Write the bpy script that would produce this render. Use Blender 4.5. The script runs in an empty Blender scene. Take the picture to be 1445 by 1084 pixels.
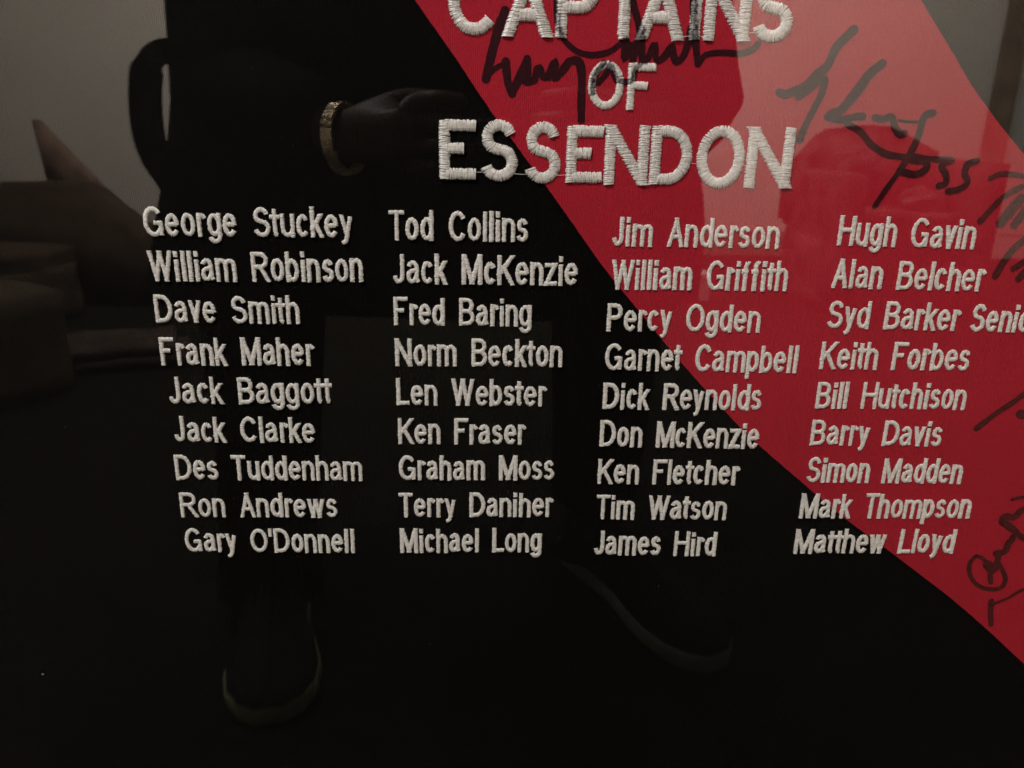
import bpy, bmesh, math, random
import numpy as np
from mathutils import Vector, Matrix, noise

# ------------------------------------------------------------------ scene, camera, light
SC = bpy.context.scene
COL = SC.collection
random.seed(7)
PI = math.pi

CAM_LOC = (-0.01129, -0.38099, 0.65)
CAM_ROT = [[0.999554, -0.009735, -0.028221], [-0.023933, 0.303712, -0.952463], [0.017843, 0.952714, 0.303344]]
cd = bpy.data.cameras.new('camera')
cam = bpy.data.objects.new('camera', cd)
COL.objects.link(cam)
M = Matrix(CAM_ROT).to_4x4(); M.translation = Vector(CAM_LOC)
cam.matrix_world = M
cd.sensor_width = 36.0
cd.lens = 36.0 * 1085.0 / 1445.0
cd.clip_start = 0.004; cd.clip_end = 60
cd.dof.use_dof = True
cd.dof.focus_distance = 0.40
cd.dof.aperture_fstop = 13.0
SC.camera = cam

w = bpy.data.worlds.new('World'); SC.world = w; w.use_nodes = True
w.node_tree.nodes['Background'].inputs[0].default_value = (0.9, 0.85, 0.8, 1)
w.node_tree.nodes['Background'].inputs[1].default_value = 0.02

def area(name, loc, target, size, power, color):
    ld = bpy.data.lights.new(name, 'AREA'); ld.shape = 'RECTANGLE'
    ld.size, ld.size_y = size; ld.energy = power; ld.color = color
    o = bpy.data.objects.new(name, ld); COL.objects.link(o)
    o.location = loc
    o.rotation_euler = (Vector(target) - Vector(loc)).to_track_quat('-Z', 'Y').to_euler()
    return o
area('room_lamp', (0.15, -2.6, 2.42), (0.15, -4.3, 0.4), (4.6, 0.5), 215, (1.0, 0.925, 0.85))
area('near_lamp', (-0.75, -0.78, 2.1), (0.05, 0.0, 0.5), (0.45, 0.35), 38.5, (1.0, 0.945, 0.92))

SC.view_settings.view_transform = 'Standard'
SC.view_settings.look = 'None'
SC.view_settings.exposure = 0.0
SC.view_settings.gamma = 1.0
SC.render.engine = 'CYCLES'
SC.cycles.max_bounces = 8
SC.cycles.transparent_max_bounces = 12

# ------------------------------------------------------------------ materials
def new_mat(name):
    m = bpy.data.materials.new(name); m.use_nodes = True
    nt = m.node_tree
    return m, nt, nt.nodes['Principled BSDF']

def tint(nt, bsdf, c, amount, scale, detail=3.0, coords='Object'):
    tc = nt.nodes.new('ShaderNodeTexCoord')
    n = nt.nodes.new('ShaderNodeTexNoise'); n.inputs['Scale'].default_value = scale; n.inputs['Detail'].default_value = detail
    nt.links.new(tc.outputs[coords], n.inputs['Vector'])
    r = nt.nodes.new('ShaderNodeValToRGB')
    r.color_ramp.elements[0].position = 0.3; r.color_ramp.elements[1].position = 0.7
    r.color_ramp.elements[0].color = (*[v * (1 - amount) for v in c], 1)
    r.color_ramp.elements[1].color = (*[min(1, v * (1 + amount)) for v in c], 1)
    nt.links.new(n.outputs['Fac'], r.inputs['Fac'])
    nt.links.new(r.outputs['Color'], bsdf.inputs['Base Color'])
    return tc, n, r

def bump(nt, bsdf, tc, scale, dist, strength, coords='Object', detail=2.0):
    n = nt.nodes.new('ShaderNodeTexNoise'); n.inputs['Scale'].default_value = scale; n.inputs['Detail'].default_value = detail
    nt.links.new(tc.outputs[coords], n.inputs['Vector'])
    b = nt.nodes.new('ShaderNodeBump'); b.inputs['Distance'].default_value = dist; b.inputs['Strength'].default_value = strength
    nt.links.new(n.outputs['Fac'], b.inputs['Height'])
    nt.links.new(b.outputs['Normal'], bsdf.inputs['Normal'])
    return b

def simple(name, c, rough=0.8, amount=0.12, scale=12, bscale=200, bdist=0.001, bstr=0.5, metal=0.0, spec=0.3):
    m, nt, b = new_mat(name)
    tc, n, r = tint(nt, b, c, amount, scale)
    b.inputs['Roughness'].default_value = rough
    b.inputs['Metallic'].default_value = metal
    b.inputs['Specular IOR Level'].default_value = spec
    bump(nt, b, tc, bscale, bdist, bstr)
    return m

def knit(name, c, amount, spec=0.15, sheen=0.0):
    """polyester knit: fine columns of loops plus irregular yarn"""
    m, nt, b = new_mat(name)
    tc = nt.nodes.new('ShaderNodeTexCoord')
    mp = nt.nodes.new('ShaderNodeMapping'); mp.inputs['Scale'].default_value = (1, 1, 0.55)
    nt.links.new(tc.outputs['Object'], mp.inputs['Vector'])
    n1 = nt.nodes.new('ShaderNodeTexNoise'); n1.inputs['Scale'].default_value = 1500; n1.inputs['Detail'].default_value = 1.5
    nt.links.new(mp.outputs['Vector'], n1.inputs['Vector'])
    n2 = nt.nodes.new('ShaderNodeTexNoise'); n2.inputs['Scale'].default_value = 16; n2.inputs['Detail'].default_value = 3
    nt.links.new(tc.outputs['Object'], n2.inputs['Vector'])
    mx = nt.nodes.new('ShaderNodeMath'); mx.operation = 'MULTIPLY_ADD'; mx.inputs[1].default_value = 0.35
    nt.links.new(n2.outputs['Fac'], mx.inputs[0])
    mu = nt.nodes.new('ShaderNodeMath'); mu.operation = 'MULTIPLY'; mu.inputs[1].default_value = 0.65
    nt.links.new(n1.outputs['Fac'], mu.inputs[0]); nt.links.new(mu.outputs[0], mx.inputs[2])
    r = nt.nodes.new('ShaderNodeValToRGB')
    r.color_ramp.elements[0].position = 0.32; r.color_ramp.elements[1].position = 0.68
    r.color_ramp.elements[0].color = (*[v * (1 - amount) for v in c], 1)
    r.color_ramp.elements[1].color = (*[v * (1 + amount) for v in c], 1)
    nt.links.new(mx.outputs[0], r.inputs['Fac']); nt.links.new(r.outputs['Color'], b.inputs['Base Color'])
    wv = nt.nodes.new('ShaderNodeTexWave'); wv.wave_type = 'BANDS'; wv.bands_direction = 'X'
    wv.inputs['Scale'].default_value = 330; wv.inputs['Distortion'].default_value = 1.2; wv.inputs['Detail'].default_value = 1
    nt.links.new(tc.outputs['Object'], wv.inputs['Vector'])
    ad = nt.nodes.new('ShaderNodeMath'); ad.operation = 'MULTIPLY_ADD'; ad.inputs[1].default_value = 0.35
    nt.links.new(wv.outputs['Fac'], ad.inputs[0]); nt.links.new(n1.outputs['Fac'], ad.inputs[2])
    bp = nt.nodes.new('ShaderNodeBump'); bp.inputs['Distance'].default_value = 0.00035; bp.inputs['Strength'].default_value = 0.7
    nt.links.new(ad.outputs[0], bp.inputs['Height']); nt.links.new(bp.outputs['Normal'], b.inputs['Normal'])
    b.inputs['Roughness'].default_value = 0.85
    b.inputs['Specular IOR Level'].default_value = spec
    b.inputs['Sheen Weight'].default_value = sheen
    return m

M_BLACK = knit('black_knit', (0.0042, 0.0037, 0.0032), 0.35, spec=0.05)
M_RED = knit('red_knit', (0.45, 0.018, 0.036), 0.14, spec=0.12)

def thread_mat():
    m, nt, b = new_mat('embroidery_thread')
    at = nt.nodes.new('ShaderNodeAttribute'); at.attribute_name = 'ink'
    tc = nt.nodes.new('ShaderNodeTexCoord')
    n = nt.nodes.new('ShaderNodeTexNoise'); n.inputs['Scale'].default_value = 700; n.inputs['Detail'].default_value = 2
    nt.links.new(tc.outputs['Object'], n.inputs['Vector'])
    r = nt.nodes.new('ShaderNodeValToRGB')
    r.color_ramp.elements[0].position = 0.3; r.color_ramp.elements[1].position = 0.7
    r.color_ramp.elements[0].color = (0.66, 0.63, 0.595, 1); r.color_ramp.elements[1].color = (0.92, 0.89, 0.85, 1)
    nt.links.new(n.outputs['Fac'], r.inputs['Fac'])
    # the marker soaks the thread unevenly
    sub = nt.nodes.new('ShaderNodeMath'); sub.operation = 'MULTIPLY_ADD'; sub.inputs[1].default_value = -1.1; sub.inputs[2].default_value = 1.38
    nt.links.new(n.outputs['Fac'], sub.inputs[0])
    mu = nt.nodes.new('ShaderNodeMath'); mu.operation = 'MULTIPLY'; mu.use_clamp = True
    nt.links.new(at.outputs['Fac'], mu.inputs[0]); nt.links.new(sub.outputs[0], mu.inputs[1])
    mix = nt.nodes.new('ShaderNodeMix'); mix.data_type = 'RGBA'
    mix.inputs[7].default_value = (0.022, 0.020, 0.026, 1)
    nt.links.new(mu.outputs[0], mix.inputs[0]); nt.links.new(r.outputs['Color'], mix.inputs[6])
    nt.links.new(mix.outputs[2], b.inputs['Base Color'])
    b.inputs['Roughness'].default_value = 0.36
    b.inputs['Specular IOR Level'].default_value = 0.5
    return m
M_THREAD = thread_mat()
M_INK = simple('marker_ink', (0.034, 0.0035, 0.0075), 0.7, 0.3, 500, 1500, 0.0003, 0.5, spec=0.15)

M_INK_FAINT = simple('faded_marker_ink', (0.085, 0.016, 0.015), 0.75, 0.35, 420, 1500, 0.0003, 0.5, spec=0.12)

def glass_mat():
    m = bpy.data.materials.new('picture_glass'); m.use_nodes = True
    nt = m.node_tree; nt.nodes.clear()
    out = nt.nodes.new('ShaderNodeOutputMaterial')
    tr = nt.nodes.new('ShaderNodeBsdfTransparent'); tr.inputs[0].default_value = (0.99, 0.995, 0.99, 1)
    gl = nt.nodes.new('ShaderNodeBsdfGlossy'); gl.inputs['Roughness'].default_value = 0.0
    gl.inputs['Color'].default_value = (1, 1, 1, 1)
    geo = nt.nodes.new('ShaderNodeNewGeometry')
    dot = nt.nodes.new('ShaderNodeVectorMath'); dot.operation = 'DOT_PRODUCT'
    nt.links.new(geo.outputs['Normal'], dot.inputs[0]); nt.links.new(geo.outputs['Incoming'], dot.inputs[1])
    ab = nt.nodes.new('ShaderNodeMath'); ab.operation = 'ABSOLUTE'
    nt.links.new(dot.outputs['Value'], ab.inputs[0])
    inv = nt.nodes.new('ShaderNodeMath'); inv.operation = 'SUBTRACT'; inv.inputs[0].default_value = 1.0
    nt.links.new(ab.outputs[0], inv.inputs[1])
    pw = nt.nodes.new('ShaderNodeMath'); pw.operation = 'POWER'; pw.inputs[1].default_value = 5.0
    nt.links.new(inv.outputs[0], pw.inputs[0])
    ma = nt.nodes.new('ShaderNodeMath'); ma.operation = 'MULTIPLY_ADD'; ma.inputs[1].default_value = 0.957; ma.inputs[2].default_value = 0.043
    nt.links.new(pw.outputs[0], ma.inputs[0])
    mx = nt.nodes.new('ShaderNodeMixShader')
    nt.links.new(ma.outputs[0], mx.inputs[0]); nt.links.new(tr.outputs[0], mx.inputs[1]); nt.links.new(gl.outputs[0], mx.inputs[2])
    nt.links.new(mx.outputs[0], out.inputs['Surface'])
    return m
M_GLASS = glass_mat()
M_MAT = simple('black_mount_board', (0.008, 0.0078, 0.0075), 0.9, 0.1)
M_FRAME = simple('black_frame_wood', (0.012, 0.011, 0.010), 0.35, 0.2, 30, 300, 0.0005, 0.3)
M_WALL = simple('wall_paint', (0.62, 0.58, 0.52), 0.9, 0.035, 2.5, 150, 0.0006, 0.4, spec=0.2)
M_CEIL = simple('ceiling_paint', (0.7, 0.69, 0.66), 0.9, 0.03, 2)
M_CARPET = simple('dark_carpet', (0.0135, 0.012, 0.0085), 0.95, 0.35, 60, 400, 0.004, 1.0, spec=0.05)
M_WOOD = simple('brown_wood', (0.24, 0.175, 0.13), 0.5, 0.3, 8, 120, 0.0006, 0.4)
M_SKIRT = simple('skirting_wood', (0.24, 0.17, 0.13), 0.5, 0.2, 10)
M_DOOR = simple('door_paint', (0.52, 0.52, 0.47), 0.6, 0.05, 4)
M_SOFA = simple('brown_sofa_fabric', (0.062, 0.041, 0.029), 0.9, 0.3, 14, 300, 0.002, 0.7, spec=0.1)
M_TAN = simple('tan_cushion_fabric', (0.18, 0.12, 0.09), 0.9, 0.35, 14, 300, 0.002, 0.6, spec=0.1)
M_POUF = simple('tan_leather', (0.065, 0.042, 0.025), 0.75, 0.35, 5, 180, 0.001, 0.5, spec=0.2)
M_ROSE = simple('rose_grey_wool', (0.07, 0.050, 0.045), 0.95, 0.3, 22, 240, 0.003, 0.8, spec=0.05)
M_CHAIR = simple('dark_red_brown_fabric', (0.13, 0.055, 0.048), 0.85, 0.8, 11, 250, 0.002, 0.6, spec=0.1)
M_PALE = simple('pale_card', (0.55, 0.50, 0.50), 0.8, 0.08, 15)
M_PINK = simple('pale_pink_cotton', (0.16, 0.08, 0.08), 0.9, 0.25, 18, 250, 0.002, 0.6, spec=0.1)
M_COAT = simple('black_coat_cloth', (0.006, 0.006, 0.0065), 0.95, 0.3, 20, 500, 0.001, 0.7, spec=0.03)
M_STRAP = simple('black_webbing', (0.013, 0.0125, 0.012), 0.8, 0.2, 60, 600, 0.0008, 0.6, spec=0.2)
M_TROUSER = simple('black_trouser_cloth', (0.007, 0.007, 0.0075), 0.95, 0.3, 25, 600, 0.0008, 0.6, spec=0.03)
M_SHOE = simple('navy_black_shoe_fabric', (0.003, 0.0045, 0.006), 0.8, 0.3, 40, 500, 0.0008, 0.5, spec=0.2)
M_SOLE = simple('pale_rubber_sole', (0.26, 0.265, 0.21), 0.6, 0.15, 30)
M_SKIN = simple('skin', (0.05, 0.026, 0.019), 0.55, 0.12, 25, 700, 0.0004, 0.3)
M_HAIR = simple('dark_hair', (0.02, 0.014, 0.01), 0.6, 0.3, 60)
M_GOLD = simple('gold_metal', (0.95, 0.78, 0.52), 0.28, 0.05, 200, 400, 0.0002, 0.2, metal=1.0)
M_STEEL = simple('brushed_steel', (0.35, 0.35, 0.35), 0.4, 0.1, 200, 600, 0.0003, 0.3, metal=0.8)
M_PHONE = simple('black_phone_shell', (0.01, 0.01, 0.011), 0.25, 0.1, 50, 400, 0.0001, 0.1)
M_SCREEN = simple('dark_screen_glass', (0.006, 0.006, 0.008), 0.08, 0.1, 10, 100, 0.0001, 0.05)
M_LINT = simple('white_lint', (0.30, 0.29, 0.28), 0.9, 0.1)

# ------------------------------------------------------------------ helpers
def link(name, me, mat=None, parent=None, loc=None):
    o = bpy.data.objects.new(name, me); COL.objects.link(o)
    if mat is not None: me.materials.append(mat)
    if parent is not None: o.parent = parent
    if loc is not None: o.location = loc
    return o

def from_lists(name, verts, faces, mat, parent=None, loc=None, smooth=True):
    me = bpy.data.meshes.new(name); me.from_pydata(verts, [], faces); me.update()
    if smooth: me.polygons.foreach_set('use_smooth', [True] * len(me.polygons))
    return link(name, me, mat, parent, loc)

def from_bm(name, bm, mat, parent=None, loc=None, smooth=False):
    bmesh.ops.recalc_face_normals(bm, faces=bm.faces)
    me = bpy.data.meshes.new(name); bm.to_mesh(me); bm.free()
    if smooth: me.polygons.foreach_set('use_smooth', [True] * len(me.polygons))
    return link(name, me, mat, parent, loc)

def thing(name, label, cat, loc=(0, 0, 0), group=None):
    o = bpy.data.objects.new(name, None); COL.objects.link(o)
    o.empty_display_size = 0.02
    o.location = loc; o['label'] = label; o['category'] = cat
    if group: o['group'] = group
    return o

def node(name, parent, loc=(0, 0, 0)):
    o = bpy.data.objects.new(name, None); COL.objects.link(o); o.parent = parent; o.location = loc
    o.empty_display_size = 0.005
    return o

def box_bm(c, s, rz=0, bev=0.0, seg=2, bm=None):
    bm = bm or bmesh.new()
    r = bmesh.ops.create_cube(bm, size=1.0)
    vs = r['verts']
    bmesh.ops.scale(bm, vec=s, verts=vs)
    if bev > 0:
        es = list({e for v in vs for e in v.link_edges})
        rb = bmesh.ops.bevel(bm, geom=es, offset=bev, segments=seg, affect='EDGES', profile=0.5)
        vs = list({v for v in rb['verts']} | {v for v in vs if v.is_valid})
    bmesh.ops.rotate(bm, cent=(0, 0, 0), matrix=Matrix.Rotation(rz, 3, 'Z'), verts=vs)
    bmesh.ops.translate(bm, vec=c, verts=vs)
    return bm

def loft(rings, closed_ends=True):
    """rings: list of lists of points, equal length"""
    n = len(rings[0]); V = [tuple(p) for r in rings for p in r]; F = []
    for i in range(len(rings) - 1):
        for j in range(n):
            k = (j + 1) % n
            F.append((i * n + j, i * n + k, (i + 1) * n + k, (i + 1) * n + j))
    if closed_ends:
        F.append(tuple(range(n - 1, -1, -1))); b = (len(rings) - 1) * n
        F.append(tuple(range(b, b + n)))
    return V, F

def tube(path, radii, n=12, squash=1.0):
    rings = []
    P = [Vector(p) for p in path]
    up = Vector((0, 0, 1))
    for i, p in enumerate(P):
        t = (P[min(i + 1, len(P) - 1)] - P[max(i - 1, 0)]).normalized()
        a = t.cross(up)
        if a.length < 0.1: a = t.cross(Vector((0, 1, 0)))
        a.normalize(); b = t.cross(a).normalized()
        r = radii[i]
        rings.append([p + a * (math.cos(2 * PI * k / n) * r) + b * (math.sin(2 * PI * k / n) * r * squash) for k in range(n)])
    return loft(rings)

def smooth_path(pts, step):
    """Catmull-Rom through pts, resampled to about step; any dimension"""
    P = [np.array(p, float) for p in pts]
    if len(P) == 2:
        D = [P[0], P[1]]
    else:
        D = []
        for i in range(len(P) - 1):
            a = P[i - 1] if i > 0 else 2 * P[0] - P[1]
            b, c = P[i], P[i + 1]
            d = P[i + 2] if i + 2 < len(P) else 2 * P[-1] - P[-2]
            for k in range(8):
                t = k / 8
                D.append(0.5 * ((2 * b) + (c - a) * t + (2 * a - 5 * b + 4 * c - d) * t * t + (3 * b - 3 * c + d - a) * t ** 3))
        D.append(P[-1])
    return resample(D, step)

def resample(D, step):
    D = np.array(D); L = np.concatenate([[0], np.cumsum(np.linalg.norm(np.diff(D, axis=0), axis=1))])
    if L[-1] < 1e-9: return D[:1]
    n = max(2, int(round(L[-1] / step)) + 1)
    s = np.linspace(0, L[-1], n)
    return np.stack([np.interp(s, L, D[:, k]) for k in range(D.shape[1])], axis=1)

# ------------------------------------------------------------------ the room
def struct(name, bm, mat):
    o = from_bm(name, bm, mat); o['kind'] = 'structure'; return o
WALL_Y = -4.32
struct('floor', box_bm((0.2, -2.1, -0.05), (6.4, 4.9, 0.1)), M_CARPET)
struct('front_wall', box_bm((0.2, 0.10, 1.3), (6.4, 0.10, 2.6)), M_WALL)
struct('back_wall', box_bm((0.2, WALL_Y - 0.05, 1.3), (6.4, 0.10, 2.6)), M_WALL)
struct('left_wall', box_bm((-2.95, -2.1, 1.3), (0.1, 4.298, 2.6)), M_WALL)
struct('right_wall', box_bm((3.35, -2.1, 1.3), (0.1, 4.298, 2.6)), M_WALL)
struct('ceiling', box_bm((0.2, -2.1, 2.65), (6.4, 4.9, 0.1)), M_CEIL)

# ------------------------------------------------------------------ the framed jersey
def wave(x, z):
    """gentle unevenness of the mounted cloth, metres towards the glass"""
    return (0.0007 * math.sin(9 * x + 5 * z + 0.6) + 0.0006 * math.sin(17 * z - 6 * x + 1.0)
            + 0.0005 * noise.noise(Vector((x * 12, z * 9, 3.1))))

FX0, FX1, FZ0, FZ1 = -0.43, 0.53, 0.13, 1.16
frame = thing('display_frame', 'black display frame with clear reflecting glass standing in front of the black and red jersey', 'picture frame', (0.05, 0.0, FZ0))
def in_frame(name, bm, mat, **k):
    o = from_bm(name, bm, mat, **k); o.parent = frame; o.location = -frame.location; return o
in_frame('backing_board', box_bm(((FX0 + FX1) / 2, 0.012, (FZ0 + FZ1) / 2), (FX1 - FX0, 0.008, FZ1 - FZ0)), M_MAT)
in_frame('glass_pane', box_bm(((FX0 + FX1) / 2, -0.017, (FZ0 + FZ1) / 2), (FX1 - FX0, 0.002, FZ1 - FZ0)), M_GLASS)
for cx_, cz_, sx_, sz_ in ((FX0 - 0.0155, (FZ0 + FZ1) / 2, 0.03, FZ1 - FZ0 + 0.061), (FX1 + 0.0155, (FZ0 + FZ1) / 2, 0.03, FZ1 - FZ0 + 0.061),
                           ((FX0 + FX1) / 2, FZ0 - 0.0155, FX1 - FX0 - 0.001, 0.03), ((FX0 + FX1) / 2, FZ1 + 0.0155, FX1 - FX0 - 0.001, 0.03)):
    in_frame('frame_rail', box_bm((cx_, 0.010, cz_), (sx_, 0.076, sz_), bev=0.004), M_FRAME)

JC = 0.055
jersey = thing('jersey', 'black sports jersey with red diagonal sash, white embroidered names and marker signatures, behind glass', 'jersey', (JC, 0.0, 0.2))
def half_width(z):
    if z < 0.84: return 0.372 + 0.004 * math.sin(z * 14)
    if z < 0.95: return 0.372 - 0.122 * ((z - 0.84) / 0.11) ** 1.6
    return 0.25 - 0.03 * (z - 0.95) / 0.15
def outline(z): h = half_width(z); return JC - h, JC + h

def cloth_grid(name, z0, z1, xa, xb, nz, nx, lift, mat):
    V = []; F = []
    for i in range(nz + 1):
        z = z0 + (z1 - z0) * i / nz
        a, b = xa(z), xb(z)
        for j in range(nx + 1):
            x = a + (b - a) * j / nx
            V.append((x - JC, -wave(x, z) - lift, z - 0.2))
    for i in range(nz):
        for j in range(nx):
            k = i * (nx + 1) + j
            F.append((k, k + 1, k + nx + 2, k + nx + 1))
    # a thin edge all round so that the cloth has thickness
    def rim(idx):
        base = len(V)
        for q in idx: V.append((V[q][0], V[q][1] + 0.0009, V[q][2]))
        for q in range(len(idx) - 1): F.append((idx[q], idx[q + 1], base + q + 1, base + q))
    rim([i * (nx + 1) for i in range(nz + 1)]); rim([i * (nx + 1) + nx for i in range(nz + 1)][::-1])
    rim(list(range(nx, -1, -1))); rim([nz * (nx + 1) + j for j in range(nx + 1)])
    return from_lists(name, V, F, mat, jersey, smooth=False)

cloth_grid('front_panel', 0.20, 1.06, lambda z: outline(z)[0], lambda z: outline(z)[1], 172, 120, 0.0, M_BLACK)
SASH_L, SASH_R = ([(-0.05448, 0.71812), (-0.04684, 0.7086), (-0.02954, 0.6861), (-0.01148, 0.66137), (0.00561, 0.64001), (0.02159, 0.61981), (0.04384, 0.59088), (0.06304, 0.56888), (0.08702, 0.54189), (0.10766, 0.52035), (0.12887, 0.49966), (0.15477, 0.47786), (0.18147, 0.45614), (0.21561, 0.43142), (0.25121, 0.40523), (0.28131, 0.38086), (0.31038, 0.35557)], [(0.17268, 0.72344), (0.18258, 0.71356), (0.20157, 0.69166), (0.21335, 0.67809), (0.22543, 0.66577), (0.24489, 0.64774)])
def edge_fn(pts, seed):
    P = sorted([(z, x) for x, z in pts])
    zs = np.array([p[0] for p in P]); xs = np.array([p[1] for p in P])
    lo = (xs[1] - xs[0]) / (zs[1] - zs[0]); hi = (xs[-1] - xs[-2]) / (zs[-1] - zs[-2])
    # smooth cubic through the points
    zz = smooth_path(list(zip(zs, xs)), 0.004)
    def f(z):
        if z < zs[0]: x = xs[0] + lo * (z - zs[0])
        elif z > zs[-1]: x = xs[-1] + hi * (z - zs[-1])
        else: x = float(np.interp(z, zz[:, 0], zz[:, 1]))
        return x + 0.00022 * noise.noise(Vector((z * 420, seed, 0))) + 0.0003 * noise.noise(Vector((z * 60, seed, 4)))
    return f
eL, eR = edge_fn(SASH_L, 1.3), edge_fn(SASH_R, 5.7)
def clampx(f): return lambda z: min(max(f(z), outline(z)[0] + 0.001), outline(z)[1] - 0.001)
sash = cloth_grid('sash', 0.3405, 1.0405, clampx(eL), clampx(eR), 700, 56, 0.00045, M_RED)

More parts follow.
